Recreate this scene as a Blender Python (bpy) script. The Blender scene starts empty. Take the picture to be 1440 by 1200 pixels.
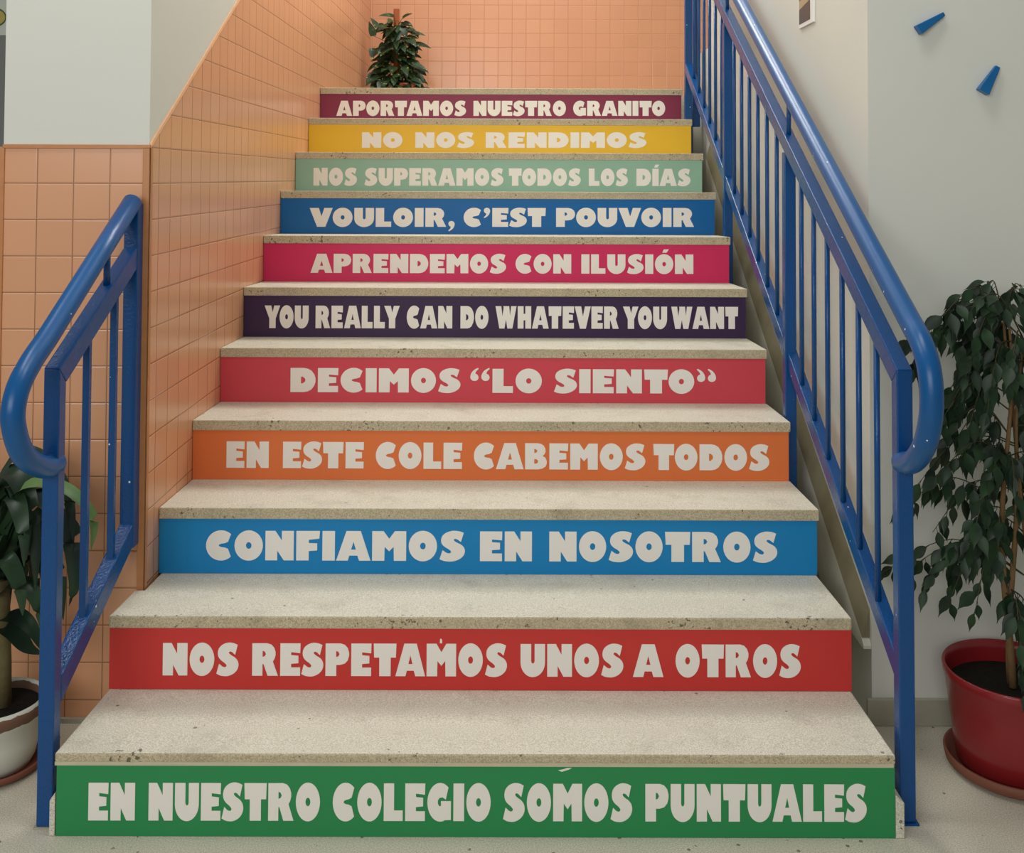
import bpy, bmesh, math, random
from mathutils import Matrix, Vector

sc = bpy.context.scene
COL = sc.collection
rnd = random.Random(7)

# ------------------------------------------------------------------ camera
cd = bpy.data.cameras.new('camera'); cam = bpy.data.objects.new('camera', cd); COL.objects.link(cam)
RX = Vector((0.99999, -0.00149, 0.00378)); DN = Vector((0.003827, 0.031033, -0.999511)); FW = Vector((0.001372, 0.999517, 0.031038))
cam.matrix_world = Matrix(((RX.x, -DN.x, -FW.x, 0.0830), (RX.y, -DN.y, -FW.y, -2.3346), (RX.z, -DN.z, -FW.z, 1.4455), (0, 0, 0, 1)))
cd.sensor_fit = 'HORIZONTAL'; cd.sensor_width = 36.0
cd.lens = 36.0 * 1467.4 / 1440.0
cd.shift_x = (720.0 - 730.67) / 1440.0
cd.shift_y = (203.92 - 600.0) / 1440.0
cd.clip_start = 0.05
sc.camera = cam

# ------------------------------------------------------------------ light and exposure
sc.view_settings.view_transform = 'Standard'; sc.view_settings.look = 'None'
sc.view_settings.gamma = 1.0; sc.view_settings.use_curve_mapping = False
sc.view_settings.exposure = 0.0
w = bpy.data.worlds.new('world'); sc.world = w; w.use_nodes = True
w.node_tree.nodes['Background'].inputs[0].default_value = (1.0, 0.985, 0.95, 1)
w.node_tree.nodes['Background'].inputs[1].default_value = 0.22

def area(name, loc, target, sx, sy, power, color):
    d = bpy.data.lights.new(name, 'AREA'); d.shape = 'RECTANGLE'; d.size = sx; d.size_y = sy; d.energy = power; d.color = color
    o = bpy.data.objects.new(name, d); COL.objects.link(o); o.location = loc
    o.rotation_euler = (Vector(target) - Vector(loc)).to_track_quat('-Z', 'Y').to_euler()
    return o
area('hall_window_light', (-1.7, -4.9, 2.6), (-0.2, 0.5, 1.0), 3.6, 1.8, 112, (0.98, 0.99, 1.0))
area('hall_ceiling_light', (-1.50, 0.02, 3.6), (-1.2, -0.25, 0.0), 0.35, 1.2, 17, (1.0, 0.98, 0.95))
area('stairwell_skylight', (-0.30, 3.5, 4.5), (0.2, 2.4, 1.2), 1.0, 1.0, 62, (1.0, 0.97, 0.93))
area('stairwell_fill_right', (0.75, 2.6, 4.5), (-0.6, 1.2, 1.6), 0.6, 1.0, 32, (1.0, 0.98, 0.95))  # unseen fill, added to lighten the plaster of the left wall
area('hall_fill_above', (0.25, -0.3, 3.9), (0.2, 0.2, 0.0), 1.2, 0.4, 20, (1.0, 0.99, 0.96))  # added fill over the lower flight, brightens the treads; no real fixture

# ------------------------------------------------------------------ helpers
def lin(c):
    return tuple(((v / 255) / 12.92 if v <= 10 else ((v / 255 + 0.055) / 1.055) ** 2.4) for v in c)
def rgba(c, k=1.0):
    return tuple(min(1.0, v * k) for v in lin(c)) + (1.0,)

class NT:
    def __init__(s, name):
        s.m = bpy.data.materials.new(name); s.m.use_nodes = True
        s.t = s.m.node_tree; s.b = s.t.nodes['Principled BSDF']
    def n(s, typ, **k):
        x = s.t.nodes.new(typ)
        for a, v in k.items(): setattr(x, a, v)
        return x
    def l(s, a, b): s.t.links.new(a, b)
    def math(s, op, a, b=None, c=None):
        x = s.n('ShaderNodeMath', operation=op)
        for i, v in enumerate((a, b, c)):
            if v is None: continue
            if isinstance(v, (int, float)): x.inputs[i].default_value = v
            else: s.l(v, x.inputs[i])
        return x.outputs[0]
    def mix(s, f, a, b):
        x = s.n('ShaderNodeMix', data_type='RGBA')
        for i, v in ((0, f), (6, a), (7, b)):
            if isinstance(v, (int, float, tuple)): x.inputs[i].default_value = v
            else: s.l(v, x.inputs[i])
        return x.outputs[2]
    def ramp(s, f, lo, hi):
        x = s.n('ShaderNodeMapRange'); s.l(f, x.inputs[0]); x.inputs[1].default_value = lo; x.inputs[2].default_value = hi
        return x.outputs[0]
    def noise(s, vec, scale, detail=3.0, rough=0.5):
        x = s.n('ShaderNodeTexNoise'); s.l(vec, x.inputs['Vector']); x.inputs['Scale'].default_value = scale
        x.inputs['Detail'].default_value = detail; x.inputs['Roughness'].default_value = rough
        return x.outputs[0]
    def voro(s, vec, scale):
        x = s.n('ShaderNodeTexVoronoi'); s.l(vec, x.inputs['Vector']); x.inputs['Scale'].default_value = scale
        return x
    def pos(s): return s.n('ShaderNodeNewGeometry').outputs['Position']
    def bump(s, h, strength, dist):
        x = s.n('ShaderNodeBump'); s.l(h, x.inputs['Height']); x.inputs['Strength'].default_value = strength; x.inputs['Distance'].default_value = dist
        s.l(x.outputs[0], s.b.inputs['Normal'])
    def base(s, v):
        if isinstance(v, tuple): s.b.inputs['Base Color'].default_value = v
        else: s.l(v, s.b.inputs['Base Color'])
    def set(s, rough=0.5, spec=0.5, coat=0.0):
        s.b.inputs['Roughness'].default_value = rough; s.b.inputs['Specular IOR Level'].default_value = spec
        s.b.inputs['Coat Weight'].default_value = coat
        return s.m

K = 1.5
def plain(name, c, rough=0.5, spec=0.4, k=K, mottled=0.0, scale=8.0, bump=0.0, bscale=200.0):
    t = NT(name)
    if mottled:
        f = t.noise(t.pos(), scale, 4.0)
        t.base(t.mix(f, rgba(c, k * (1 - mottled)), rgba(c, k * (1 + mottled))))
    else: t.base(rgba(c, k))
    if bump: t.bump(t.noise(t.pos(), bscale, 2.0), bump, 0.002)
    return t.set(rough, spec)

def tile_mat(name, c, axis, ou, ov, su, sv, grout=(128, 88, 62), rough=0.22, jw=0.009):
    t = NT(name)
    x = t.n('ShaderNodeSeparateXYZ'); t.l(t.pos(), x.inputs[0])
    u = t.math('DIVIDE', t.math('SUBTRACT', x.outputs[axis], ou), su)
    v = t.math('DIVIDE', t.math('SUBTRACT', x.outputs[2], ov), sv)
    def edge(a):                                   # distance to the nearest joint, in tiles
        fr = t.math('FRACT', a)
        return t.math('MINIMUM', fr, t.math('SUBTRACT', 1.0, fr))
    d = t.math('MINIMUM', edge(u), edge(v))
    mask = t.ramp(d, jw, jw * 1.9)
    cell = t.n('ShaderNodeCombineXYZ'); t.l(t.math('FLOOR', u), cell.inputs[0]); t.l(t.math('FLOOR', v), cell.inputs[1])
    wn = t.n('ShaderNodeTexWhiteNoise', noise_dimensions='3D'); t.l(cell.outputs[0], wn.inputs['Vector'])
    body = t.mix(wn.outputs[0], rgba(c, K * 0.975), rgba(c, K * 1.025))
    t.base(t.mix(mask, rgba(grout, K), body))
    t.bump(t.ramp(d, 0.008, 0.04), 0.5, 0.0015)
    return t.set(rough, 0.5)

def terrazzo(name, c, speck, sp_scale=260.0, dirt=0.0, dark=0.10, chips=False):
    t = NT(name); p = t.pos()
    big = t.noise(p, 3.5, 5.0, 0.6)
    fine = t.noise(p, 320.0, 2.0, 0.7)
    a = t.mix(big, rgba(c, K * 0.86), rgba(c, K * 1.1))
    f = t.ramp(fine, 0.36, 0.62)
    b = t.mix(f, rgba(speck, K), a)
    v = t.voro(p, 55.0)                            # sparse dark aggregate
    msk = t.math('MULTIPLY', t.math('LESS_THAN', v.outputs['Distance'], 0.24), t.math('LESS_THAN', t.noise(p, 21.0, 1.0), 0.5 - dark * 0.0 - 0.06))
    sx = t.n('ShaderNodeSeparateColor'); t.l(v.outputs['Color'], sx.inputs[0])
    msk = t.math('MULTIPLY', msk, t.math('LESS_THAN', sx.outputs[0], dark))
    b = t.mix(t.math('MULTIPLY', msk, 0.75), b, rgba((84, 76, 62), 1.0))
    if dirt:
        dd = t.ramp(t.noise(p, 9.0, 6.0, 0.7), 0.52, 0.75)
        b = t.mix(t.math('MULTIPLY', dd, dirt), b, rgba((118, 108, 88), 1.2))
    if chips:                                      # worn dark nicks along each nosing
        s3 = t.n('ShaderNodeSeparateXYZ'); t.l(p, s3.inputs[0])
        fy = t.math('FRACT', t.math('DIVIDE', t.math('ADD', s3.outputs[1], 0.0085), 0.30))
        near = t.math('LESS_THAN', fy, 0.045)
        nick = t.math('MULTIPLY', near, t.ramp(t.math('MULTIPLY', t.noise(p, 95.0, 2.0, 0.6), t.math('ADD', 0.55, t.noise(p, 7.0, 1.0))), 0.735, 0.78))
        b = t.mix(t.math('MULTIPLY', nick, 0.8), b, rgba((70, 62, 48), 1.0))
    t.base(b)
    t.bump(fine, 0.12, 0.001)
    return t.set(0.5, 0.35)

def paint_blue(name, c, rough=0.24, peel=0.35, flakes=0.015):
    t = NT(name); p = t.pos()
    n = t.noise(p, 5.0, 3.0)
    b = t.mix(n, tuple(q * .88 for q in c) + (1,), tuple(q * 1.1 for q in c) + (1,))
    v = t.voro(p, 62.0)
    sx = t.n('ShaderNodeSeparateColor'); t.l(v.outputs['Color'], sx.inputs[0])
    chip = t.math('MULTIPLY', t.math('LESS_THAN', v.outputs['Distance'], t.math('MULTIPLY', sx.outputs[1], 0.20)), t.math('LESS_THAN', sx.outputs[0], flakes))
    t.base(t.mix(chip, b, rgba((205, 205, 200), K)))
    t.bump(t.noise(p, 130.0, 3.0, 0.6), peel, 0.0012)
    return t.set(rough, 0.42)

def leaf_mat(name, dark, light, vari=None, rough=0.42, vscale=18.0, lo=0.58):
    t = NT(name); p = t.pos()
    b = t.mix(t.ramp(t.noise(p, vscale, 2.0), 0.35, 0.7), rgba(dark, K), rgba(light, K))
    if vari:
        b = t.mix(t.ramp(t.noise(p, 42.0, 3.0, 0.7), lo, lo + 0.08), b, rgba(vari, K))
    t.base(b)
    return t.set(rough, 0.28)

class MB:
    def __init__(s): s.v = []; s.f = []; s.mi = []; s.sm = []
    def add(s, vs, fs, mi=0, smooth=False):
        o = len(s.v); s.v += [tuple(v) for v in vs]
        for f in fs: s.f.append([i + o for i in f]); s.mi.append(mi); s.sm.append(smooth)
        return s
    def box(s, a, b, mi=0):
        x0, y0, z0 = a; x1, y1, z1 = b
        vs = [(x0, y0, z0), (x1, y0, z0), (x1, y1, z0), (x0, y1, z0), (x0, y0, z1), (x1, y0, z1), (x1, y1, z1), (x0, y1, z1)]
        return s.add(vs, [(3, 2, 1, 0), (4, 5, 6, 7), (0, 1, 5, 4), (1, 2, 6, 5), (2, 3, 7, 6), (3, 0, 4, 7)], mi)
    def prism(s, poly, f0, f1, mi=0):             # poly of (a,b); f0/f1 map (a,b) to 3-D points of the two ends
        n = len(poly)
        vs = [f0(*p) for p in poly] + [f1(*p) for p in poly]
        fs = [tuple(range(n - 1, -1, -1)), tuple(range(n, 2 * n))] + [(i, (i + 1) % n, n + (i + 1) % n, n + i) for i in range(n)]
        return s.add(vs, fs, mi)
    def tube(s, pts, r, seg=16, mi=0, cap=True):
        pts = [Vector(p) for p in pts]; n = len(pts)
        rr = r if isinstance(r, (list, tuple)) else [r] * n
        vs = []; fs = []
        up = None
        for i, p in enumerate(pts):
            d = (pts[min(i + 1, n - 1)] - pts[max(i - 1, 0)]).normalized()
            if up is None: up = d.orthogonal().normalized()
            up = (up - d * up.dot(d)).normalized()
            sd = d.cross(up)
            for k in range(seg):
                a = 2 * math.pi * k / seg
                vs.append(p + (up * math.cos(a) + sd * math.sin(a)) * rr[i])
        for i in range(n - 1):
            for k in range(seg):
                fs.append((i * seg + k, i * seg + (k + 1) % seg, (i + 1) * seg + (k + 1) % seg, (i + 1) * seg + k))
        s.add(vs, fs, mi, True)
        if cap:
            o = len(s.v) - n * seg
            s.f.append([o + k for k in range(seg - 1, -1, -1)]); s.mi.append(mi); s.sm.append(False)
            s.f.append([o + (n - 1) * seg + k for k in range(seg)]); s.mi.append(mi); s.sm.append(False)
        return s
    def lathe(s, prof, c, seg=48, mi=0, wob=None):
        vs = []; fs = []; n = len(prof)
        for i, (r, z) in enumerate(prof):
            for k in range(seg):
                a = 2 * math.pi * k / seg
                dz = wob(a, i) if wob else 0.0
                vs.append((c[0] + r * math.cos(a), c[1] + r * math.sin(a), c[2] + z + dz))
        for i in range(n - 1):
            for k in range(seg):
                fs.append((i * seg + k, i * seg + (k + 1) % seg, (i + 1) * seg + (k + 1) % seg, (i + 1) * seg + k))
        return s.add(vs, fs, mi, True)
    def build(s, name, mats, parent=None, bevel=0.0, bseg=2):
        me = bpy.data.meshes.new(name)
        off = parent.location if parent else Vector((0, 0, 0))
        if parent and parent.parent: off = parent.parent.location
        me.from_pydata([tuple(Vector(v) - off) for v in s.v], [], s.f)
        for m in (mats if isinstance(mats, (list, tuple)) else [mats]): me.materials.append(m)
        for p, mi, sm in zip(me.polygons, s.mi, s.sm): p.material_index = mi; p.use_smooth = sm
        bm = bmesh.new(); bm.from_mesh(me); bmesh.ops.recalc_face_normals(bm, faces=bm.faces); bm.to_mesh(me); bm.free()
        o = bpy.data.objects.new(name, me); COL.objects.link(o)
        if parent: o.parent = parent
        if bevel:
            md = o.modifiers.new('bevel', 'BEVEL'); md.width = bevel; md.segments = bseg; md.limit_method = 'ANGLE'; md.angle_limit = 0.6
        return o

def thing(name, loc, label, cat, group=None):
    o = bpy.data.objects.new(name, None); COL.objects.link(o); o.location = loc; o.empty_display_size = 0.05
    return tag(o, label, cat, group)
def tag(o, label, cat, group=None):
    o['label'] = label; o['category'] = cat
    if group: o['group'] = group
    return o
def struct(o): o['kind'] = 'structure'; return o

# ------------------------------------------------------------------ materials
M_floor = terrazzo('floor_terrazzo', (184, 181, 166), (150, 145, 128), dark=0.16)
M_tread = terrazzo('tread_terrazzo', (194, 192, 179), (158, 152, 134), dark=0.05, dirt=0.3, chips=True)
M_nose = terrazzo('tread_edge_aggregate', (174, 163, 138), (138, 126, 100), dark=0.08, dirt=0.4, chips=True)
M_concrete = plain('stair_concrete', (168, 160, 138), 0.8, 0.2, mottled=0.12, scale=14, bump=0.3, bscale=90)
M_white = plain('painted_plaster', (183, 184, 175), 0.55, 0.3, mottled=0.03, scale=3, bump=0.08, bscale=60)
M_white_side = M_white
M_skirt = plain('rough_render_band', (182, 180, 168), 0.8, 0.2, mottled=0.12, scale=18, bump=0.5, bscale=70)
M_base = plain('baseboard_stone', (142, 140, 124), 0.5, 0.3, mottled=0.12, scale=25)
TILE = (184, 135, 101)
M_tile_front = tile_mat('salmon_tile_front', TILE, 0, -1.1127, 1.5225, 0.0977, 0.0977)
M_tile_side = tile_mat('salmon_tile_side', TILE, 1, 0.557, 1.5225, 0.0983, 0.0977)
M_tile_back = tile_mat('salmon_tile_back', (180, 131, 100), 0, 0.038, 2.645, 0.0975, 0.0985, grout=(158, 112, 82))
M_trim = plain('brown_corner_bead', (160, 108, 66), 0.35, 0.4, mottled=0.15, scale=30)
M_blue = paint_blue('blue_gloss_paint', (0.001, 0.064, 0.232), 0.26, 0.8)
M_blue_tube = paint_blue('blue_gloss_handrail', (0.001, 0.090, 0.285), 0.33, 0.12, 0.07)
M_blue_brushed = paint_blue('blue_brushed_paint', (0.001, 0.064, 0.232), 0.16, 1.0)
M_letter = plain('off_white_lettering', (202, 198, 190), 0.5, 0.3)
M_grey = plain('grey_far_wall', (112, 114, 112), 0.7, 0.2)

# ------------------------------------------------------------------ setting
T, H = 0.30, 0.1719
YW = 0.476                                           # plane of the walls that face the hall
def wl(y): return -0.906 - 0.0085 * y               # tiled wall along the flight
YB = 4.905
struct(MB().box((-5, -6, -0.1), (5, 6.2, 0)).build('floor', M_floor))
# wall along the flight on the left: pillar end faces the hall, tile dado rises with the stairs
wb = MB()
ZT = 1.5225; TOP = 4.6; SL = 0.612; xl0 = -1.302
yt = YB + 0.1
zd = ZT + SL * (3.2 - YW)                            # the dado levels off above the landing
wb.add([(xl0, YW, 0), (wl(YW), YW, 0), (wl(YW), YW, ZT), (xl0, YW, ZT)], [(0, 1, 2, 3)], 0)
wb.add([(xl0, YW, ZT), (wl(YW), YW, ZT), (wl(YW), YW, TOP), (xl0, YW, TOP)], [(0, 1, 2, 3)], 2)
wb.add([(wl(YW), YW, 0), (wl(yt), yt, 0), (wl(yt), yt, zd), (wl(3.2), 3.2, zd), (wl(YW), YW, ZT)], [(0, 1, 2, 3, 4)], 1)
wb.add([(wl(YW), YW, ZT), (wl(3.2), 3.2, zd), (wl(yt), yt, zd), (wl(yt), yt, TOP), (wl(YW), YW, TOP)], [(0, 1, 2, 3, 4)], 2)
wb.add([(xl0, YW, 0), (xl0, YW, TOP), (xl0, yt, TOP), (xl0, yt, 0)], [(0, 1, 2, 3)], 2)
wb.add([(xl0, yt, 0), (xl0, yt, TOP), (wl(yt), yt, TOP), (wl(yt), yt, 0)], [(0, 1, 2, 3)], 2)
wb.add([(xl0, YW, TOP), (wl(YW), YW, TOP), (wl(yt), yt, TOP), (xl0, yt, TOP)], [(0, 1, 2, 3)], 2)
wb.add([(xl0, YW, 0), (xl0, yt, 0), (wl(yt), yt, 0), (wl(YW), YW, 0)], [(0, 1, 2, 3)], 2)
struct(wb.build('wall_left', [M_tile_front, M_tile_side, M_white]))
struct(MB().box((wl(YB) + 0.0005, YB, 0), (3.4, YB + 0.15, TOP)).build('wall_back', M_tile_back))
struct(MB().box((1.027, YW, 0), (3.6, 2.80, TOP)).build('wall_right', M_white))
struct(MB().box((1.027, 2.801, 0), (1.16, 3.30, 2.093)).build('wall_landing', M_white))
struct(MB().box((-4.6, 3.2, 0), (-1.303, 3.35, TOP)).build('wall_far', M_grey))
# dado beads
tb = MB()
tb.box((wl(YW) - 0.016, YW - 0.004, 0.0), (wl(YW) + 0.004, YW + 0.002, ZT))
tb.box((wl(YW) + 0.0005, YW - 0.004, 0.0), (wl(YW) + 0.004, YW + 0.020, ZT))
struct(tb.build('trim_1', M_trim, bevel=0.0015))
struct(MB().box((xl0 - 0.002, YW - 0.004, ZT - 0.004), (wl(YW) + 0.004, YW + 0.002, ZT + 0.007)).build('trim_2', M_trim, bevel=0.0015))
struct(MB().box((xl0 - 0.012, YW - 0.004, 0), (xl0 + 0.004, YW + 0.002, ZT)).build('trim_3', M_trim, bevel=0.0015))
M_edge = plain('dado_edge', (206, 160, 122), 0.4, 0.4)
y0, y1 = YW + 0.002, 3.2
struct(MB().prism([(y0, ZT), (y1, zd), (y1, zd + 0.012), (y0, ZT + 0.012)], lambda y, z: (wl(y) + 0.0005, y, z), lambda y, z: (wl(y) + 0.005, y, z)).build('trim_4', M_edge))
# skirting along the right wall and baseboard
bb = MB().box((1.012, YW - 0.012, 0.0), (3.6, YW - 0.0005, 0.070)); struct(bb.build('baseboard_right', M_base, bevel=0.002))
struct(MB().box((xl0, YW - 0.010, 0.0), (-0.93, YW - 0.0005, 0.012)).build('baseboard_left', M_base))
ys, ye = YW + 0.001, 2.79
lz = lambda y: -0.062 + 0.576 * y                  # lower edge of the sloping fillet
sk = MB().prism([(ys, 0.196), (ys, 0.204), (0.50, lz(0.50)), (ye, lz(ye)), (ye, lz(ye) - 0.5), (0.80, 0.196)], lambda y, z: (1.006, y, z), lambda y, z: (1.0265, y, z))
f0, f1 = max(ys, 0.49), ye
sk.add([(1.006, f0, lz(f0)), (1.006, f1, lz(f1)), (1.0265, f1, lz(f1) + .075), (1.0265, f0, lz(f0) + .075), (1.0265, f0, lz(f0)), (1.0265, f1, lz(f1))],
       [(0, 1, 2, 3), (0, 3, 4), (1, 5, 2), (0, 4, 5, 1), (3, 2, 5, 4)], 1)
struct(sk.build('trim_5', [M_skirt, plain('dark_mortar_fillet', (112, 106, 84), 0.85, 0.2, mottled=0.2, scale=20)]))  # fillet has a darker tone than the band below it
struct(MB().box((-0.925, 3.305, 1.75), (3.3, YB - 0.0005, 1.891)).build('floor_landing', M_tread))

# ------------------------------------------------------------------ staircase
XLn = {1: -.9235, 2: -.9275, 3: -.9125, 4: -.909, 5: -.9125, 6: -.910, 7: -.917, 8: -.924, 9: -.931, 10: -.930, 11: -.933}
stairs = thing('staircase', (0, 0, 0), 'speckled pale stone staircase of eleven steps between tiled wall and blue railing', 'staircase')
prof = []
for n in range(1, 12):
    prof += [((n - 1) * T, (n - 1) * H), ((n - 1) * T, n * H - 0.022)]
prof = [(0, 0)]
for n in range(1, 12):
    prof += [((n - 1) * T + 0.001, n * H - 0.0225), (n * T + 0.001, n * H - 0.0225)]
prof[-1] = (3.30, 11 * H - 0.0225)
prof += [(3.30, 0)]
def left_edge(y, z): return (max(-0.9, wl(y) + 0.004) if y > YW + 0.01 else -0.9, y, z)
MB().prism(prof, lambda y, z: (-0.90, y, z), lambda y, z: (0.912, y, z)).build('concrete_core', M_concrete, stairs)
for n in range(1, 12):
    yf = (n - 1) * T - 0.008; yb = n * T if n < 11 else 3.304
    zf, zb, lo = n * H + 0.0095, n * H, n * H - (0.0118 if n == 1 else 0.0215)
    xl = {1: -0.927, 2: -0.929}.get(n)
    a = MB()
    L = lambda y: xl if xl else wl(y) + 0.001
    R_ = {1: 0.916, 2: 0.917}.get(n, 0.9225)
    ym = yf + 0.02
    pts = []
    if n == 2:                                     # tread 2 runs past the end of the pillar
        outline = [(xl, yf), (R_, yf), (R_, yb), (wl(YW) + 0.006, yb), (wl(YW) + 0.006, YW - 0.006), (xl, YW - 0.006)]
    else:
        outline = [(L(yf), yf), (R_, yf), (R_, yb), (L(yb), yb)]
    zt = lambda y: zf + (zb - zf) * (y - yf) / (yb - yf)
    a.prism(outline, lambda x, y: (x, y, lo), lambda x, y: (x, y, zt(y)))
    a.mi[-4 if n != 2 else -6] = 1                 # the sawn front edge
    a.build('tread', [M_tread, M_nose], stairs, bevel=0.005 if n < 3 else 0.003, bseg=3)
mb = MB().box((-0.928, -0.004, 0.1525), (0.913, 0.004, 0.160)); mb.build('mortar_strip', M_concrete, stairs)
for xa, xb in ((-0.926, -0.9385), (0.9165, 0.936)):
    MB().prism([(xa, 0.0), (xb, 0.0), (xb, 0.076), (xa, 0.094)], lambda x, z: (x, -0.004, z), lambda x, z: (x, 0.11, z)).build('plinth_block', M_tread, stairs, bevel=0.002)

# ------------------------------------------------------------------ lettering
def ell(cx, cy, rx, ry, a0=0, a1=360, n=28):
    full = abs(a1 - a0) >= 360
    return [(cx + rx * math.cos(math.radians(a0 + (a1 - a0) * i / (n if full else n - 1))), cy + ry * math.sin(math.radians(a0 + (a1 - a0) * i / (n if full else n - 1)))) for i in range(n)]
def smooth(pts):                                     # closed Catmull-Rom through pts
    out = []; n = len(pts)
    for i in range(n):
        p0, p1, p2, p3 = pts[i - 1], pts[i], pts[(i + 1) % n], pts[(i + 2) % n]
        if len(p1) > 2 or len(p2) > 2:
            out.append(p1[:2]); continue
        for t in (0, .34, .67):
            out.append(tuple(.5 * (2 * p1[k] + (p2[k] - p0[k]) * t + (2 * p0[k] - 5 * p1[k] + 4 * p2[k] - p3[k]) * t * t + (3 * p1[k] - p0[k] - 3 * p2[k] + p3[k]) * t ** 3) for k in (0, 1)))
    return out
COMMA = smooth([(.02, .16), (.06, .27), (.16, .31), (.27, .27), (.32, .15), (.28, -.02), (.18, -.15), (.05, -.23), (.02, -.19), (.10, -.10), (.13, 0), (.06, .05)])
SS = smooth([(.81, .95, 1), (.70, .99), (.55, 1.015), (.40, 1.01), (.22, .95), (.09, .84), (.05, .70), (.08, .57), (.18, .47), (.30, .40), (.38, .33), (.375, .28), (.32, .255), (.22, .28), (.10, .36, 1), (.0, .06, 1), (.12, .01), (.28, -.015), (.46, -.01), (.66, .06), (.80, .18), (.85, .32), (.82, .45), (.72, .55), (.58, .62), (.49, .68), (.48, .725), (.53, .745), (.61, .72), (.715, .64, 1)])
def arcC(): return ell(.50, .5, .50, .515, 48, 312, 30)
A_OUT = [(0, 0), (.39, 0), (.44, .17), (.71, .17), (.77, 0), (1.15, 0), (.82, 1), (.34, 1)]
O_W = .95
def Ogl(dx=0): return [ell(.475, .5, .475, .515, n=36), ell(.475, .5, .095, .115, n=16)]
ACC = [(.12, 1.07), (.34, 1.07), (.46, 1.24), (.20, 1.24)]
G = {
 'A': (1.15, [A_OUT, [(.50, .37), (.66, .37), (.58, .64)]]),
 'B': (.92, [[(0, 0), (.55, 0), (.72, .03), (.85, .11), (.90, .22), (.90, .32), (.85, .44), (.73, .52), (.81, .59), (.85, .68), (.84, .79), (.78, .9), (.68, .97), (.52, 1), (0, 1)],
             [(.38, .22), (.46, .22), (.52, .25), (.54, .30), (.52, .35), (.46, .39), (.38, .39)], [(.38, .63), (.44, .63), (.50, .67), (.50, .73), (.45, .77), (.38, .78)]]),
 'C': (.87, [arcC() + [(.735, .385), (.62, .43), (.52, .44), (.45, .465), (.42, .5), (.45, .535), (.52, .56), (.62, .575), (.735, .62)]]),
 'D': (.96, [[(0, 0), (.50, 0), (.66, .03), (.80, .11), (.91, .27), (.955, .42), (.955, .58), (.91, .73), (.80, .89), (.66, .97), (.50, 1), (0, 1)], [(.40, .36), (.48, .37), (.55, .43), (.57, .5), (.55, .57), (.48, .63), (.40, .64)]]),
 'E': (.78, [[(0, 0), (.77, 0), (.77, .26), (.42, .26), (.42, .37), (.70, .39), (.70, .62), (.42, .64), (.42, .73), (.77, .70), (.78, 1), (0, 1)]]),
 'F': (.79, [[(0, 0), (.42, 0), (.42, .32), (.70, .34), (.70, .58), (.42, .59), (.42, .70), (.77, .74), (.79, 1), (0, 1)]]),
 'G': (.93, [ell(.50, .5, .50, .515, 50, 292, 28) + [(.92, .03), (.92, .53), (.53, .53), (.53, .40), (.47, .39), (.41, .46), (.41, .55), (.48, .62), (.60, .63), (.72, .57)]]),
 'H': (.92, [[(0, 0), (.40, 0), (.40, .37), (.52, .37), (.52, 0), (.92, 0), (.92, 1), (.52, 1), (.52, .66), (.40, .66), (.40, 1), (0, 1)]]),
 'I': (.42, [[(0, 0), (.42, 0), (.42, 1), (0, 1)]]),
 'L': (.75, [[(0, 0), (.74, 0), (.74, .28), (.40, .28), (.40, 1), (0, 1)]]),
 'M': (1.14, [[(0, 0), (.41, 0), (.42, .47), (.57, .32), (.72, .47), (.73, 0), (1.14, 0), (1.14, 1), (.76, 1), (.57, .74), (.38, 1), (0, 1)]]),
 'N': (.95, [[(0, 0), (.40, 0), (.40, .33), (.62, 0), (.95, 0), (.95, 1), (.55, 1), (.55, .67), (.33, 1), (0, 1)]]),
 'O': (O_W, Ogl()),
 'P': (.91, [[(0, 0), (.42, 0), (.42, .34), (.56, .34), (.74, .38), (.86, .48), (.91, .62), (.91, .72), (.86, .86), (.74, .96), (.58, 1), (0, 1)], [(.41, .58), (.49, .60), (.54, .67), (.49, .75), (.41, .77)]]),
 'R': (1.0, [[(0, 0), (.40, 0), (.40, .36), (.44, .36), (.60, 0), (1.0, 0), (.80, .44), (.86, .52), (.90, .63), (.90, .74), (.85, .86), (.74, .96), (.58, 1), (0, 1)], [(.40, .58), (.48, .60), (.53, .67), (.48, .75), (.40, .77)]]),
 'S': (.85, [SS]),
 'T': (.88, [[(.22, 0), (.66, 0), (.66, .57), (.86, .57), (.88, 1), (0, 1), (.02, .57), (.22, .57)]]),
 'U': (.94, [[(0, 1)] + ell(.47, .44, .47, .455, 180, 360, 24) + [(.94, 1), (.54, 1)] + ell(.475, .48, .065, .08, 0, -180, 9) + [(.41, 1)]]),
 'V': (1.10, [[(0, 1), (.44, 1), (.57, .55), (.70, 1), (1.10, 1), (.76, 0), (.36, 0)]]),
 'W': (1.44, [[(0, 1), (.40, 1), (.48, .55), (.56, .92), (.54, 1), (.94, 1), (1.0, .58), (1.07, 1), (1.44, 1), (1.16, 0), (.82, 0), (.72, .40), (.62, 0), (.27, 0)]]),
 'Y': (1.06, [[(0, 1), (.45, 1), (.55, .70), (.66, 1), (1.06, 1), (.76, .42), (.76, 0), (.33, 0), (.33, .42)]]),
 ',': (.34, [COMMA]),
 '’': (.34, [[(x, y + .70) for x, y in COMMA]]),
 '“': (.74, [[(.34 - x, .80 - y) for x, y in COMMA], [(.74 - x, .80 - y) for x, y in COMMA]]),
 '”': (.74, [[(x, .80 - y) for x, y in COMMA], [(x + .40, .80 - y) for x, y in COMMA]]),
}
G['Í'] = (.42, G['I'][1] + [ACC])
G['Ó'] = (O_W, G['O'][1] + [[(x + .26, y + .02) for x, y in ACC]])
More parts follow.
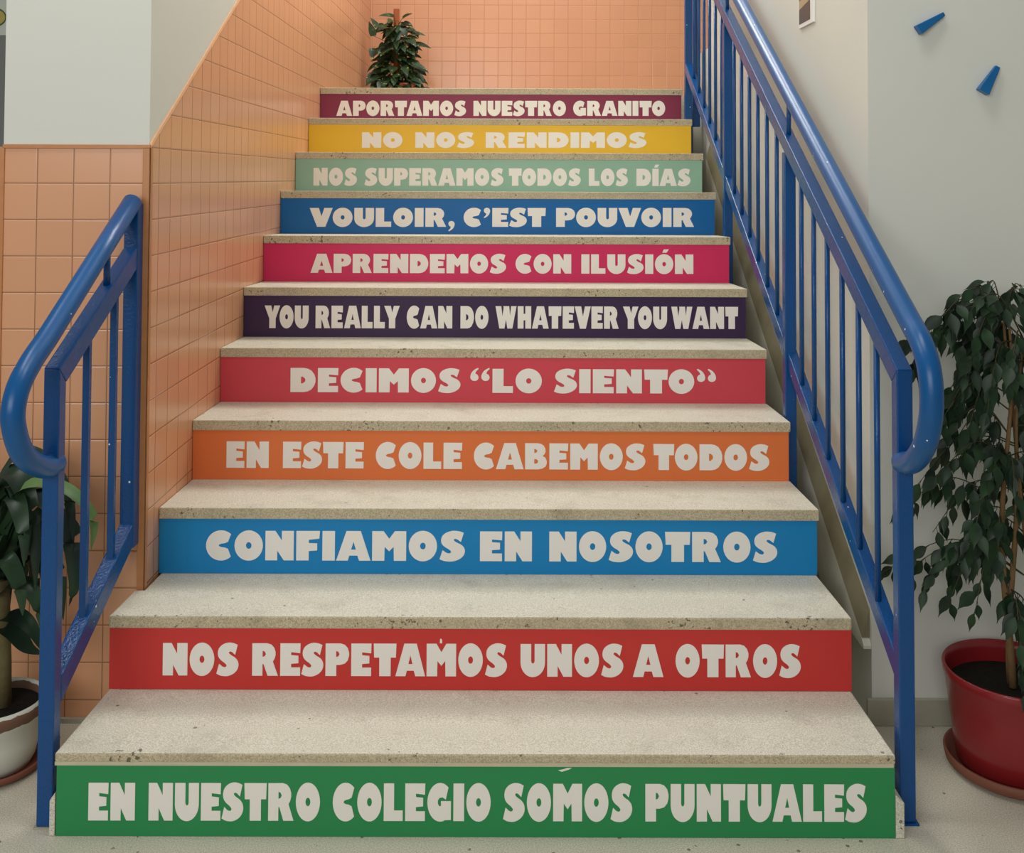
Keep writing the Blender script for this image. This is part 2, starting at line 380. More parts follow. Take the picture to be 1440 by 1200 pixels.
KERN = {'TA': -.12, 'AM': -.03, 'AT': -.10, 'LY': -.14, 'AN': -.03, 'YO': -.12, 'WA': -.08, 'HA': -.03, 'RA': -.04, 'EV': -.04, 'VE': -.04, 'VO': -.08, 'UV': -.03, 'UA': -.05, 'AL': -.03, 'IA': -.04, 'CA': -.04, 'DI': 0, 'ÍA': -.04, 'AS': -.04, 'TO': -.06, 'ST': -.05, 'TR': -.02, 'ES': -.05, 'AB': -.03, 'PO': -.03, 'RT': -.05, 'AP': -.03}
def word_mesh(word, x0, x1, zb0, zb1, zt0, zt1, y):
    pen = 0.0; cs = []
    for i, ch in enumerate(word):
        gw, cont = G[ch]
        if i: pen += 0.085 + KERN.get(word[i - 1] + ch, 0)
        cs += [[(px + pen, py) for px, py in c] for c in cont]
        pen += gw
    cu = bpy.data.curves.new('tmp', 'CURVE'); cu.dimensions = '2D'; cu.fill_mode = 'BOTH'; cu.extrude = 0.5
    for c in cs:
        sp = cu.splines.new('POLY'); sp.points.add(len(c) - 1); sp.use_cyclic_u = True
        for p, (a, b) in zip(sp.points, c): p.co = (a, b, 0, 1)
    ob = bpy.data.objects.new('tmp', cu); COL.objects.link(ob)
    dg = bpy.context.evaluated_depsgraph_get()
    me = bpy.data.meshes.new_from_object(ob.evaluated_get(dg))
    bpy.data.objects.remove(ob); bpy.data.curves.remove(cu)
    for v in me.vertices:
        u = v.co.x / pen; q = v.co.y
        zb = zb0 + (zb1 - zb0) * u; zt_ = zt0 + (zt1 - zt0) * u
        v.co = (x0 + (x1 - x0) * u, y - 0.0003 + (-0.0005 if v.co.z > 0 else 0.0004), zb + (zt_ - zb) * q)
    me.validate(); me.update()
    return me

WORDS = {
    1: [('EN', -0.8527, -0.7508, 0.0345, 0.0346, 0.1155, 0.1156), ('NUESTRO', -0.7209, -0.3456, 0.0347, 0.0351, 0.1156, 0.1159), ('COLEGIO', -0.3176, 0.0283, 0.0351, 0.0355, 0.1159, 0.1161), ('SOMOS', 0.0555, 0.3384, 0.0355, 0.0358, 0.1161, 0.1163), ('PUNTUALES', 0.3673, 0.8526, 0.0358, 0.0364, 0.1164, 0.1167)],
    2: [('NOS', -0.7943, -0.6063, 0.2065, 0.2065, 0.2857, 0.2857), ('RESPETAMOS', -0.5724, 0.0602, 0.2064, 0.2063, 0.2857, 0.286), ('UNOS', 0.0938, 0.3491, 0.2063, 0.2063, 0.286, 0.2861), ('A', 0.3729, 0.4489, 0.2062, 0.2062, 0.2861, 0.2861), ('OTROS', 0.479, 0.79, 0.2062, 0.2062, 0.2861, 0.2863)],
    3: [('CONFIAMOS', -0.7789, -0.0605, 0.3807, 0.3802, 0.4613, 0.4618), ('EN', -0.0187, 0.1255, 0.3802, 0.3801, 0.4618, 0.4619), ('NOSOTROS', 0.1738, 0.8069, 0.3801, 0.3796, 0.462, 0.4624)],
    4: [('EN', -0.8081, -0.6784, 0.5516, 0.5514, 0.6321, 0.6317), ('ESTE', -0.6348, -0.3867, 0.5513, 0.5509, 0.6316, 0.6309), ('COLE', -0.3501, -0.085, 0.5508, 0.5503, 0.6308, 0.63), ('CABEMOS', -0.0492, 0.477, 0.5503, 0.5493, 0.6299, 0.6285), ('TODOS', 0.5015, 0.8576, 0.5493, 0.5486, 0.6284, 0.6274)],
    5: [('DECIMOS', -0.679, -0.1079, 0.7215, 0.7213, 0.8022, 0.8016), ('“LO', -0.0769, 0.1657, 0.7213, 0.7212, 0.8016, 0.8014), ('SIENTO”', 0.2064, 0.753, 0.7212, 0.7211, 0.8014, 0.8008)],
    6: [('YOU', -0.841, -0.68, 0.8917, 0.892, 0.9739, 0.974), ('REALLY', -0.6545, -0.3475, 0.892, 0.8925, 0.974, 0.9742), ('CAN', -0.3216, -0.1553, 0.8925, 0.8928, 0.9742, 0.9743), ('DO', -0.1254, -0.0228, 0.8929, 0.893, 0.9743, 0.9744), ('WHATEVER', 0.0024, 0.4527, 0.8931, 0.8938, 0.9744, 0.9747), ('YOU', 0.4683, 0.6295, 0.8938, 0.8941, 0.9747, 0.9748), ('WANT', 0.645, 0.8894, 0.8941, 0.8945, 0.9748, 0.975)],
    7: [('APRENDEMOS', -0.7343, 0.0372, 1.0658, 1.0663, 1.1408, 1.1422), ('CON', 0.0745, 0.2943, 1.0664, 1.0665, 1.1422, 1.1426), ('ILUSIÓN', 0.3341, 0.7763, 1.0665, 1.0668, 1.1427, 1.1435)],
    8: [('VOULOIR,', -0.7995, -0.183, 1.2328, 1.2348, 1.3125, 1.3148), ('C’EST', -0.1469, 0.2013, 1.235, 1.2361, 1.3149, 1.3162), ('POUVOIR', 0.245, 0.8299, 1.2363, 1.2382, 1.3164, 1.3186)],
    9: [('NOS', -0.8437, -0.6466, 1.4049, 1.4053, 1.4854, 1.4855), ('SUPERAMOS', -0.6128, 0.017, 1.4054, 1.407, 1.4856, 1.4862), ('TODOS', 0.0408, 0.3673, 1.407, 1.4078, 1.4862, 1.4865), ('LOS', 0.4037, 0.5809, 1.4079, 1.4084, 1.4866, 1.4867), ('DÍAS', 0.6196, 0.8646, 1.4084, 1.409, 1.4868, 1.487)],
    10: [('NO', -0.6704, -0.475, 1.5848, 1.5855, 1.6602, 1.6609), ('NOS', -0.4132, -0.1296, 1.5857, 1.5868, 1.6611, 1.6621), ('RENDIMOS', -0.0737, 0.7016, 1.587, 1.59, 1.6622, 1.6648)],
    11: [('APORTAMOS', -0.8476, -0.1842, 1.7563, 1.7588, 1.8339, 1.836), ('NUESTRO', -0.1464, 0.3266, 1.759, 1.7608, 1.8361, 1.8377), ('GRANITO', 0.3637, 0.8346, 1.761, 1.7628, 1.8378, 1.8393)],
}
PAN = {1: ((32, 116, 66), 'green', 'lowest'), 2: ((170, 44, 40), 'red', ''), 3: ((8, 108, 160), 'bright blue', ''), 4: ((190, 98, 50), 'orange', ''),
       5: ((176, 58, 68), 'coral pink', ''), 6: ((46, 27, 58), 'dark purple', ''), 7: ((176, 34, 78), 'magenta', ''), 8: ((5, 82, 138), 'deep blue', ''),
       9: ((122, 156, 136), 'mint green', ''), 10: ((198, 158, 36), 'yellow', ''), 11: ((112, 38, 60), 'burgundy', 'topmost')}
XRn = {1: .915, 2: .9165}
for n in range(1, 12):
    c, cn, extra = PAN[n]
    y = (n - 1) * T; zl = (n - 1) * H + 0.0005; zh = n * H - (0.0195 if n == 1 else 0.022)
    txt = ' '.join(wd[0] for wd in WORDS[n])
    m = plain('panel_' + cn.replace(' ', '_'), c, 0.42, 0.35, mottled=0.04, scale=4)
    xa = XLn[n] if n < 3 else wl(y) + 0.0015
    xb = XRn.get(n, 0.9175)
    root = thing('riser_panel', (0, y, zl), (cn + ' stair riser panel' + (' at the ' + ('bottom' if n == 1 else 'top') + ' of the flight' if extra else '') + ' reading ' + txt), 'sign', 'lettered riser panels on the stairs')
    MB().box((xa, y - 0.0035, zl), (xb, y - 0.0002, zh)).build('backing', m, root)
    for wd in WORDS[n]:
        me = word_mesh(*wd, y - 0.0038)
        for v in me.vertices: v.co -= root.location
        me.materials.append(M_letter)
        for p in me.polygons: p.material_index = 0
        o = bpy.data.objects.new('lettering', me); COL.objects.link(o); o.parent = root
        o['label'] = 'off-white lettering ' + wd[0]

    if n == 2:
        MB().prism([(-.107, .287), (-.101, .287), (-.1015, .296), (-.106, .299)], lambda x, z: (x, y - .0043, z), lambda x, z: (x, y - .0035, z)).build('paint_fleck', M_letter, root)
    if n == 1:
        MB().prism([(.176, .145), (.184, .142), (.20, .147), (.206, .1505), (.196, .150), (.186, .147)], lambda x, z: (x, y - .0043, z), lambda x, z: (x, y - .0035, z)).build('scuff_mark', M_letter, root)

# ------------------------------------------------------------------ railings
def slope(y0, z0, s): return lambda y: z0 + s * (y - y0)
def dup(o, parent, dloc):
    c = o.copy(); COL.objects.link(c); c.parent = parent; c.location = o.location + Vector(dloc); return c
def catmull(P, k=8):
    P = [Vector(p) for p in P]; out = []
    for i in range(len(P) - 1):
        a, b, c, d = P[max(i - 1, 0)], P[i], P[i + 1], P[min(i + 2, len(P) - 1)]
        for j in range(k):
            t = j / k
            out.append(0.5 * (2 * b + (c - a) * t + (2 * a - 5 * b + 4 * c - d) * t * t + (3 * b - a - 3 * c + d) * t ** 3))
    return out + [P[-1]]

rr = thing('stair_railing', (0.955, 0.05, 0), 'long blue painted metal railing with looped handrail along the right side of the stairs', 'railing')
XA, XB = 0.927, 0.963
up = slope(0, 1.02, 0.576); lw = slope(0, 0.338, 0.576)
YE = 2.966
# newel: leans a touch outward at its foot
vs = [(XA + .017, .045, 0.004), (XB + .017, .045, 0.004), (XB + .017, .081, 0.004), (XA + .017, .081, 0.004),
      (XA, 0.0, up(0)), (XB, 0.0, up(0)), (XB, .036, up(.036) - .054), (XA, .036, up(.036) - .054)]
MB().add(vs, [(3, 2, 1, 0), (4, 5, 6, 7), (0, 1, 5, 4), (1, 2, 6, 5), (2, 3, 7, 6), (3, 0, 4, 7)]).build('post', M_blue, rr, bevel=0.003)
MB().box((XA + .012, .040, 0.0), (XB + .022, .086, 0.0045)).build('foot_plate', M_blue, rr)
for yp in (0.97, 1.94, 2.93):
    MB().box((XA, yp, up(yp) - 0.05 - 1.12), (XB, yp + .036, up(yp) - 0.05)).build('post', M_blue, rr, bevel=0.003)
MB().box((XB + 0.012, 2.99, up(2.93) - 1.0), (XB + 0.050, 3.03, up(2.93) + 0.5)).build('post', M_blue, rr, bevel=0.003)
MB().prism([(.036, up(.036) - .054), (0, up(0)), (YE, up(YE)), (YE, up(YE) - .054)], lambda y, z: (XA, y, z), lambda y, z: (XB, y, z)).build('upper_rail', M_blue, rr, bevel=0.003)
sh = lambda y: .0115 if y < .1 else 0.0
MB().prism([(.050, lw(.050) - .054), (.050, lw(.050)), (YE, lw(YE)), (YE, lw(YE) - .054)], lambda y, z: (XA + sh(y), y, z), lambda y, z: (XB + sh(y) * .5, y, z)).build('lower_rail', M_blue, rr, bevel=0.003)
first = None
for base, gap in ((0.183, 0.132), (1.142, 0.136), (2.076, 0.139)):
    for k in range(6):
        yb_ = base + gap * k
        if first is None:
            first = MB().tube([(0.945, yb_, lw(yb_) - 0.004), (0.945, yb_, up(yb_) - 0.046)], 0.0072, 12).build('baluster', M_blue, rr); fy = yb_
        else:
            dup(first, rr, (0, yb_ - fy, up(yb_) - up(fy)))
hr = slope(0, 1.152, 0.576)
loop = catmull([(0.945, 0.020, 0.812), (0.945, -.035, 0.826), (0.945, -.085, 0.858), (0.945, -.128, 0.908), (0.945, -.150, 0.975), (0.945, -.140, 1.045), (0.945, -.100, 1.094), (0.945, -.04, hr(-.04)), (0.945, .06, hr(.06))])
MB().tube(loop + [(0.945, 1.0, hr(1.0)), (0.945, 2.0, hr(2.0)), (0.945, 3.0, hr(3.0))], 0.0245, 24).build('handrail', M_blue_tube, rr)
for yp in (0.985, 1.955, 2.94):
    MB().tube([(0.945, yp, up(yp) - 0.004), (0.945, yp, hr(yp) - 0.02)], 0.0075, 12).build('handrail_support', M_blue, rr)

rl = thing('stair_railing', (-0.96, 0.04, 0), 'short blue painted metal railing with looped handrail at the left foot of the stairs', 'railing')
xc = lambda y: -0.9605 + (y - 0.038) * 0.045
def lf(d): return lambda y, z: (xc(y) + d, y, z)
ul = slope(0.02, 1.012, 0.585); ll = slope(0.436, 0.530, 0.56)
MB().prism([(.021, .004), (.057, .004), (.057, ul(.057) - .058), (.021, ul(.021))], lambda y, z: (-.9785, y, z), lambda y, z: (-.9425, y, z)).build('post', M_blue, rl, bevel=0.003)
MB().box((-0.983, 0.017, 0.0), (-0.9395, 0.062, 0.0045)).build('foot_plate', M_base, rl)
MB().box((-0.9605, 0.436, ll(0.436) - 0.062), (-0.9225, 0.4755, 1.372)).build('post', M_blue, rl, bevel=0.003)
for f, nm, th in ((ul, 'upper_rail', .058), (ll, 'lower_rail', .060)):
    MB().prism([(.057, f(.057) - th), (.021 if f is ul else .057, f(.021 if f is ul else .057)), (.438, f(.438)), (.438, f(.438) - th)], lf(-.018), lf(.018)).build(nm, M_blue_brushed, rl, bevel=0.003)
for yb_ in (0.197, 0.345):
    x = xc(yb_)
    MB().box((x - .008, yb_ - .008, ll(yb_) - .008), (x + .008, yb_ + .008, ul(yb_) - .05)).build('baluster', M_blue, rl, bevel=0.001)
hl = slope(0, 1.085, 0.655)
lp = [(xc(y), y, z) for y, z in ((.050, .797), (.010, .797), (-.045, .818), (-.095, .852), (-.128, .900), (-.140, .950), (-.120, 1.000), (-.07, hl(-.07) + .004), (0.0, hl(0)), (.08, hl(.08)))]
MB().tube(catmull(lp) + [(xc(.25), .25, hl(.25)), (xc(.445), .445, hl(.445))], 0.0243, 24).build('handrail', M_blue_tube, rl)
MB().tube([(xc(.297), .297, ul(.297) - .004), (xc(.297), .297, hl(.297) - .018)], 0.0085, 12).build('handrail_support', M_blue, rl)

# ------------------------------------------------------------------ things on the walls
M_wedge = plain('blue_wedge_paint', (10, 82, 130), 0.35, 0.4, mottled=0.25, scale=12)
def wedge(p, lab):                                  # p: wide end a, b, narrow end c, d in (x, z)
    (ax, az), (bx, bz), (cx, cz), (dx, dz) = p
    mx = (ax + bx + cx + dx) / 4; mz = (az + bz + cz + dz) / 4
    mb = MB()
    f = [(ax, az), (bx, bz), (cx, cz), (dx, dz)]
    pts = [(mx + (x - mx) * 1.0, z) for x, z in f]
    v0 = [(x, YW - 0.0005, z) for x, z in pts]
    v1 = [(pts[0][0], YW - 0.026, pts[0][1]), (pts[1][0], YW - 0.026, pts[1][1]), (pts[2][0], YW - 0.012, pts[2][1]), (pts[3][0], YW - 0.012, pts[3][1])]
    mb.add(v0 + v1, [(0, 1, 2, 3), (4, 5, 6, 7), (0, 1, 5, 4), (1, 2, 6, 5), (2, 3, 7, 6), (3, 0, 4, 7)])
    o = mb.build('wall_wedge', M_wedge, bevel=0.002)
    tag(o, lab, 'wall decoration', 'blue wedges on the right wall')
wedge([(1.150, 1.857), (1.165, 1.834), (1.234, 1.886), (1.229, 1.896)], 'blue tapered wedge lying slanted on the white wall, the higher one')
wedge([(1.317, 1.687), (1.344, 1.671), (1.381, 1.746), (1.369, 1.752)], 'blue tapered wedge standing steeply on the white wall, the lower one')
po = thing('photo_poster', (1.0268, 1.04, 1.95), 'small printed picture with white border hanging on the white stairwell wall', 'picture')
MB().box((1.020, 0.972, 1.945), (1.0266, 1.140, 2.30)).build('board', plain('poster_white', (200, 200, 196), 0.5), po)
t = NT('poster_print'); sx = t.n('ShaderNodeSeparateXYZ'); t.l(t.pos(), sx.inputs[0])
rp = t.n('ShaderNodeValToRGB'); rp.color_ramp.interpolation = 'CONSTANT'
z_ = t.math('ADD', sx.outputs[2], t.math('MULTIPLY', sx.outputs[1], 0.12))
t.l(t.ramp(z_, 2.08, 2.36), rp.inputs[0])
els = rp.color_ramp.elements
els[0].position = 0.0; els[0].color = rgba((48, 55, 58), K)
els[1].position = 0.22; els[1].color = rgba((150, 140, 112), K)
for p_, c_ in ((0.32, (84, 66, 44)), (0.38, (168, 150, 132)), (0.42, (92, 62, 52)), (0.7, (60, 44, 40))):
    e = els.new(p_); e.color = rgba(c_, K)
t.base(rp.outputs[0]); t.set(0.3)
MB().box((1.0190, 1.004, 1.958), (1.0202, 1.132, 2.288)).build('printed_image', t.m, po)
fs = thing('round_notice', (-2.70, 3.199, 2.27), 'round yellow green notice on the grey wall left of the tiled pillar', 'notice')
MB().box((-2.80, 3.192, 2.19), (-2.60, 3.1995, 2.40)).build('paper', plain('notice_paper', (176, 182, 172), 0.6), fs)
MB().prism(ell(-2.705, 2.285, .066, .052, n=24), lambda x, z: (x, 3.190, z), lambda x, z: (x, 3.1925, z)).build('dark_ring', plain('notice_ring', (70, 78, 40), 0.6), fs)
MB().prism(ell(-2.705, 2.285, .060, .044, n=24), lambda x, z: (x, 3.189, z), lambda x, z: (x, 3.1902, z)).build('yellow_disc', plain('notice_yellow', (160, 146, 74), 0.6), fs)

# ------------------------------------------------------------------ plants
def leaf(mb, base, d, nrm, L, W, prof, droop=0.0, fold=0.25, mi=0, n=6):
    d = Vector(d).normalized(); nrm = Vector(nrm); nrm = (nrm - d * nrm.dot(d))
    if nrm.length < 1e-4: nrm = d.orthogonal()
    nrm.normalize(); sd = d.cross(nrm)
    p = Vector(base); vs = []; fs = []
    for i in range(n + 1):
        u = i / n
        wv = W * 0.5 * prof(u)
        vs += [p - sd * wv + nrm * wv * fold, p, p + sd * wv + nrm * wv * fold]
        if i < n:
            d = (d + Vector((0, 0, -droop / n))).normalized()
            nrm = (nrm - d * nrm.dot(d)).normalized(); sd = d.cross(nrm)
            p = p + d * (L / n)
    for i in range(n):
        a = i * 3
        fs += [(a, a + 1, a + 4, a + 3), (a + 1, a + 2, a + 5, a + 4)]
    mb.add(vs, fs, mi, True)
FP = (.04, .62, .95, 1.0, .80, .42, .13, .02)
ficus_prof = lambda u: FP[min(7, int(u * 7 + .5))]
strap_prof = lambda u: max(0.03, min(1.0, 0.45 + 2.2 * u) * (1 - u ** 2.6))
heart_prof = lambda u: max(0.02, math.sin(math.pi * (0.12 + 0.88 * u) ** 0.62) if u < 1 else 0.02)
M_ficus = leaf_mat('ficus_leaf', (17, 28, 19), (32, 54, 31))
M_drac = leaf_mat('dracaena_leaf', (20, 32, 26), (40, 62, 38), rough=0.35, vscale=5)
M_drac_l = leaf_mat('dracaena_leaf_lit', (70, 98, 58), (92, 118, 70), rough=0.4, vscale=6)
M_pothos = leaf_mat('pothos_leaf', (18, 32, 18), (40, 62, 34), (150, 160, 84), vscale=16, lo=0.62)
M_bark = plain('pale_bark', (104, 82, 54), 0.8, 0.2, mottled=0.3, scale=40, bump=0.4, bscale=120)
M_soil = plain('dark_soil', (28, 26, 22), 0.95, 0.1, mottled=0.4, scale=80, bump=0.6, bscale=150)
M_red = plain('red_glazed_pot', (112, 24, 27), 0.25, 0.5, mottled=0.06, scale=10)
M_terra = plain('brown_saucer_clay', (104, 62, 48), 0.6, 0.3, mottled=0.1, scale=15)

# --- ficus in the red pot
PC = Vector((1.306, 0.268, 0))
sa = MB().lathe([(0.0, .001), (.140, .001), (.158, .012), (.163, .034), (.157, .036), (.152, .016), (.0, .014)], PC).build('plant_saucer', M_terra)
tag(sa, 'round brown saucer under the red flowerpot by the right wall', 'saucer')
fp = thing('potted_ficus', (PC.x, PC.y, 0.0145), 'leafy weeping fig tree in a red glazed pot beside the right railing', 'potted plant')
MB().lathe([(0, .0145), (.126, .0145), (.134, .022), (.143, .09), (.152, .16), (.159, .215), (.163, .222), (.165, .240), (.162, .245), (.157, .242), (.153, .225), (.150, .19)], PC, 56).build('pot', M_red, fp)
MB().lathe([(0, .196), (.08, .198), (.151, .193)], PC, 32).build('soil', M_soil, fp)
tr = MB()
def twist(x, y, ph, top, r0, r1, amp=0.010):
    pts = []; n = 16
    for i in range(n + 1):
        u = i / n; z = .2 + (top - .2) * u
        a = ph + u * 7
        pts.append((x + amp * math.cos(a) * (1 + .6 * u), y + amp * math.sin(a), z))
    return pts, [r0 + (r1 - r0) * i / n for i in range(n + 1)]
trunks = []
for x, y, ph, top, r0 in ((1.291, .262, 0, 1.10, .0095), (1.310, .275, 2.2, 1.14, .0085), (1.330, .26, 4.1, 1.05, .0075)):
    pts, rr_ = twist(x, y, ph, top, r0, .003); tr.tube(pts, rr_, 10); trunks.append(pts)
tr.build('trunk', M_bark, fp)
tw = MB(); fo = MB()
tips = [(1.119, .22, 1.13), (1.085, .26, 1.07), (1.075, .30, .98), (1.18, .2, 1.155), (1.26, .30, 1.19), (1.30, .2, 1.17), (1.35, .28, 1.18),
        (1.165, .18, 1.02), (1.15, .24, .92), (1.12, .30, .86), (1.19, .15, .88), (1.085, .30, .70), (1.10, .22, .74), (1.20, .14, .74), (1.16, .30, .72),
        (1.07, .36, .46), (1.11, .33, .43), (1.15, .28, .41), (1.19, .22, .41), (1.22, .16, .55), (1.17, .26, .56), (1.25, .12, .68), (1.24, .13, .98),
        (1.28, .10, .84), (1.30, .38, .95), (1.22, .36, 1.03), (1.22, .38, .80), (1.02, .38, .45), (1.05, .36, .60), (1.045, .33, .94), (1.06, .33, 1.04),
        (1.40, .15, 1.1), (1.45, .25, 1.08), (1.42, .12, .9), (1.48, .28, .85), (1.40, .15, .7), (1.45, .3, .62), (1.36, .08, .6), (1.42, .2, .48), (1.34, .11, .47), (1.24, .08, .30), (1.262, .075, .285), (1.29, .07, .27), (1.38, .36, .8)]
for k in range(26):
    z_k = rnd.uniform(.5, 1.1); a_ = rnd.uniform(0, 6.283); r_ = rnd.uniform(.08, .2)
    tips.append((1.30 + r_ * math.cos(a_) * 1.1, .26 + r_ * .9 * math.sin(a_), z_k))
def ok(p): return Vector((p.x, min(p.y, 0.452), p.z))
for tx, ty, tz in tips:
    tp = Vector((tx, ty, tz - .02))
    tk = trunks[rnd.randrange(3)]
    hz = max(.42, min(1.08, tz + rnd.uniform(-.02, .16)))
    s0 = Vector(min(tk, key=lambda q: abs(q[2] - hz)))
    mid = (s0 + tp) / 2 + Vector((0, 0, .05 + .12 * (tp - s0).length))
    pts = [ok(p) for p in catmull([s0, mid, tp], 7)]
    tw.tube(pts, [.0020 - .0013 * i / (len(pts) - 1) for i in range(len(pts))], 6)
    ln = (tp - s0).length
    cnt = int(7 + ln * 42)
    for i in range(cnt):
        u = .25 + .75 * i / cnt + rnd.uniform(-.03, .03)
        q = pts[min(len(pts) - 1, max(0, int(u * (len(pts) - 1))))]
        out = Vector((rnd.uniform(-1, 1), rnd.uniform(-1, 1), 0))
        ax = (tp - s0).normalized()
        dr = (ax * .5 + out * .75 + Vector((0, 0, -rnd.uniform(.35, 1.3)))).normalized()
        st = q + dr * .012
        e = st + dr * .055
        if max(st.y, e.y) > .455: dr.y = -abs(dr.y); st = Vector((st.x, min(st.y, .452), st.z))
        if st.x < 1.0 and st.y < .36: continue
        fo.tube([q, st], [.0008, .0008], 4, cap=False)
        lf_ = rnd.uniform(.042, .068)
        leaf(fo, st, dr, Vector((rnd.uniform(-.6, .6), -1 + rnd.uniform(-.5, .5), .7)), lf_, lf_ * rnd.uniform(.36, .50), ficus_prof, droop=rnd.uniform(.2, .9), fold=.22, n=7)
tw.build('branch', plain('green_twig', (66, 62, 42), 0.7, 0.2, k=1.2), fp)
fo.build('foliage', M_ficus, fp)

# --- dracaena in the worn white pot
DC = Vector((-1.186, 0.256, 0))
sa = MB().lathe([(0, .001), (.088, .001), (.108, .010), (.113, .024), (.108, .026), (.100, .012), (0, .011)], DC).build('plant_saucer', M_terra)
tag(sa, 'round brown saucer under the worn white flowerpot at the left edge', 'saucer')
dp = thing('potted_dracaena', (DC.x, DC.y, .0115), 'dark strap-leaved plant with thick cane in a worn white pot behind the left railing', 'potted plant')
t = NT('worn_white_pot'); p_ = t.pos(); sx = t.n('ShaderNodeSeparateXYZ'); t.l(p_, sx.inputs[0])
edge = t.math('ADD', sx.outputs[2], t.math('MULTIPLY', t.math('SUBTRACT', t.noise(p_, 26.0, 4.0), 0.5), 0.018))
mk = t.math('MULTIPLY', t.math('GREATER_THAN', edge, 0.135), t.math('LESS_THAN', edge, 0.162))
t.base(t.mix(mk, rgba((176, 176, 164), K), rgba((96, 70, 56), K))); t.set(0.55, 0.3)
MB().lathe([(0, .0115), (.080, .0115), (.090, .03), (.100, .08), (.105, .125), (.111, .130), (.114, .150), (.113, .166), (.108, .169), (.103, .165), (.100, .14)], DC, 56).build('pot', t.m, dp)
MB().lathe([(0, .148), (.1, .146)], DC, 32).build('soil', M_soil, dp)
cane = MB().tube([(-1.178, .268, .14), (-1.180, .270, .25), (-1.183, .268, .36), (-1.186, .27, .45)], [.022, .021, .020, .019], 14)
cane.tube([(-1.225, .29, .14), (-1.228, .292, .4), (-1.246, .29, .60)], [.02, .019, .017], 14)
cane.build('cane', plain('dracaena_cane', (92, 84, 56), 0.8, 0.2, mottled=0.25, scale=60, bump=0.5, bscale=60), dp)
dl = MB()
def strap(P, W, mi=0, tilt=0.0):
    pts = catmull(P, 6); n = len(pts); vs = []; fs = []
    for i, p in enumerate(pts):
        d = (pts[min(i + 1, n - 1)] - pts[max(i - 1, 0)]).normalized()
        sd = d.cross(Vector((0.25 * tilt, -0.35, 1))).normalized() if abs(d.z) < .96 else Vector((.9, .3, 0)).normalized()
        wv = W * .5 * strap_prof(i / (n - 1)); u = Vector((0, 0, 1)) - d * d.z
        nm = sd.cross(d)
        vs += [p - sd * wv + nm * wv * .25, p, p + sd * wv + nm * wv * .25]
    for i in range(n - 1):
        a = i * 3; fs += [(a, a + 1, a + 4, a + 3), (a + 1, a + 2, a + 5, a + 4)]
    dl.add(vs, fs, mi, True)
def hang(p): return Vector((p[0], min(p[1], .445), p[2]))
c0 = Vector((-1.186, .27, .45)); c1 = Vector((-1.25, .29, .60))
strap([(-1.186, .25, .62), (-1.10, .22, .695), (-1.01, .22, .685), (-.948, .23, .615), (-.952, .235, .535)], .046, 1)
strap([(-1.19, .26, .46), (-1.10, .28, .60), (-1.035, .30, .56), (-1.02, .31, .44), (-1.035, .31, .37)], .066, 0)
for k in range(30):
    a = 2 * math.pi * k / 30 * 3.7 + rnd.uniform(-.3, .3)
    b = c0 if k % 3 else c1
    reach = rnd.uniform(.10, .20); rise = rnd.uniform(.03, .16); dropv = rnd.uniform(.02, .24)
    d = Vector((math.cos(a), .55 * math.sin(a), 0))
    z0 = rnd.uniform(-.06, .03) + (.12 if k % 2 and b is c0 else 0)
    s0 = b + Vector((0, 0, z0))
    P = [s0, s0 + d * reach * .45 + Vector((0, 0, rise)), s0 + d * reach * .85 + Vector((0, 0, rise * .8)), s0 + d * reach * 1.1 + Vector((0, 0, rise * .8 - dropv * .6)), s0 + d * reach * 1.15 + Vector((0, 0, rise * .6 - dropv * 1.2))]
    if max(p.x for p in P) > -1.03 and b is c0: P = [Vector((min(p.x, -1.03 - .02 * i), p.y, p.z)) for i, p in enumerate(P)]
    strap([hang(p) for p in P], rnd.uniform(.045, .066), 0, rnd.uniform(-1, 1))
for P in ([(-1.18, .26, .36), (-1.13, .24, .37), (-1.09, .23, .345), (-1.06, .23, .29)], [(-1.18, .26, .34), (-1.14, .24, .335), (-1.10, .23, .30), (-1.065, .235, .285)], [(-1.18, .25, .42), (-1.12, .22, .46), (-1.07, .21, .42), (-1.05, .21, .33)], [(-1.19, .24, .48), (-1.14, .19, .53), (-1.10, .18, .47), (-1.09, .18, .40)], [(-1.18, .27, .45), (-1.12, .3, .50), (-1.06, .3, .46), (-1.045, .3, .34)]):
    strap(P, .05)
dl.build('foliage', [M_drac, M_drac_l], dp)

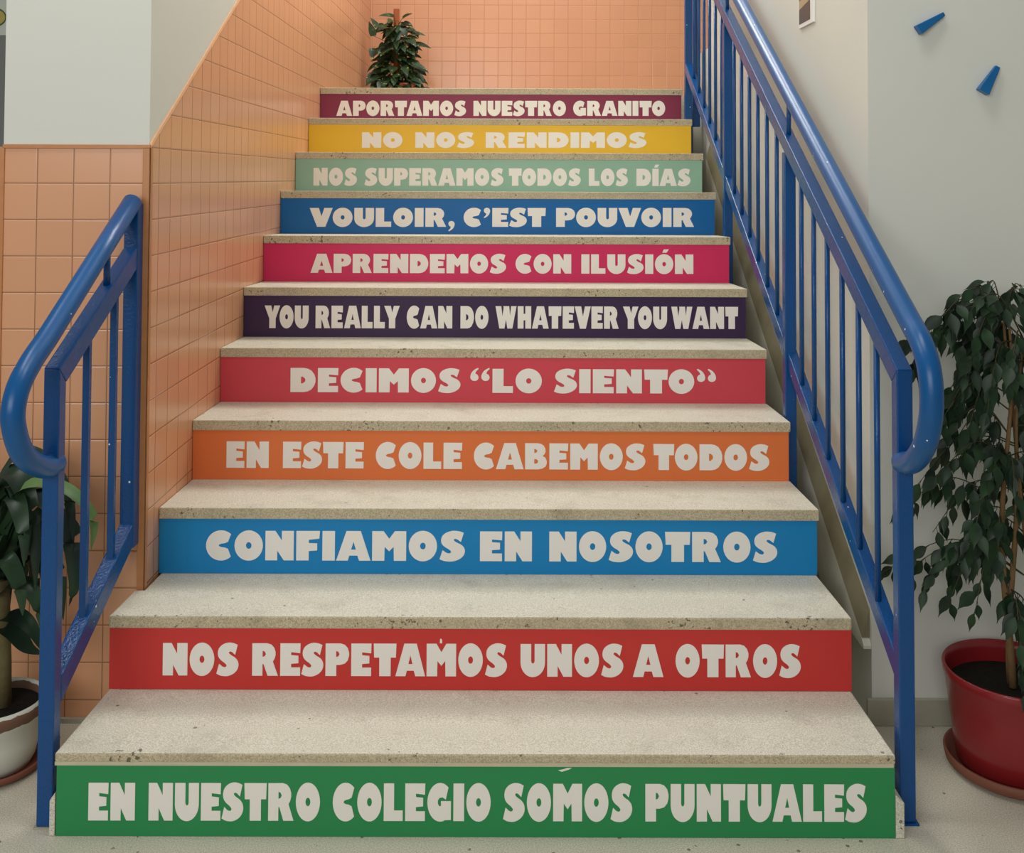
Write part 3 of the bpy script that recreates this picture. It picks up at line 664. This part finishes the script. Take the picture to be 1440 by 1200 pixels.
# --- pothos on the landing
VC = Vector((-.70, 4.52, 1.8911))
vp = thing('potted_pothos', tuple(VC), 'bushy green climbing plant on a brown moss pole in the corner of the upper landing', 'potted plant')
MB().lathe([(0, 0), (.085, 0), (.105, .13), (.115, .135), (.115, .165), (.105, .165), (.100, .14)], VC, 40).build('pot', plain('terracotta_pot', (170, 92, 66), 0.7, 0.2), vp)
MB().lathe([(0, .145), (.1, .142)], VC, 24).build('soil', M_soil, vp)
MB().tube([(-.722, 4.53, 2.03), (-.722, 4.53, 2.3), (-.724, 4.53, 2.553)], .020, 14).build('moss_pole', plain('moss_pole_coir', (120, 66, 40), 0.95, 0.1, mottled=0.3, scale=60, bump=0.8, bscale=120), vp)
pf = MB(); vi = MB()
for k in range(300):
    u = rnd.random(); z = 2.0 + .47 * u ** 1.3
    a = rnd.uniform(0, 2 * math.pi)
    rad = (.205 * (1 - .62 * u)) * rnd.uniform(.25, 1.0)
    q = Vector((-.72 + rad * math.cos(a) * 1.02, 4.5 + rad * .8 * math.sin(a), z))
    st = Vector((-.722, 4.53, z - .03 + rnd.uniform(-.03, .02)))
    vi.tube([st, (st + q) / 2 + Vector((0, 0, .02)), q], [.0022, .002, .0016], 5, cap=False)
    d = Vector((math.cos(a), math.sin(a) * .8 - .25, rnd.uniform(-1.0, .25)))
    L_ = rnd.uniform(.065, .11)
    if q.x + d.normalized().x * L_ < -.925: d.x = abs(d.x) * .3
    leaf(pf, q, d, Vector((rnd.uniform(-.4, .4), -.7, 1)), L_, L_ * rnd.uniform(.5, .7), heart_prof, droop=rnd.uniform(.2, 1.0), fold=.2)
for q, d, L_ in (((-.86, 4.42, 2.36), (-.2, -.1, .9), .10), ((-.87, 4.42, 2.28), (.1, -.3, -.6), .09), ((-.84, 4.45, 2.42), (-.3, 0, .6), .08), ((-.60, 4.45, 2.31), (1, 0, .05), .12), ((-.62, 4.45, 2.38), (1, 0, .15), .10), ((-.60, 4.42, 2.17), (1, -.2, -.2), .12), ((-.74, 4.5, 2.50), (-1, -.2, .3), .10), ((-.68, 4.5, 2.49), (.7, -.3, .5), .08), ((-.60, 4.4, 2.08), (.8, -.4, -.2), .09)):
    vi.tube([(-.722, 4.53, q[2] - .05), q], [.002, .0016], 5, cap=False)
    leaf(pf, q, d, (0, -.8, 1), L_, L_ * .5, heart_prof, droop=.5, fold=.2)
vi.build('vine', plain('green_vine', (70, 84, 46), 0.6), vp)
pf.build('foliage', M_pothos, vp)
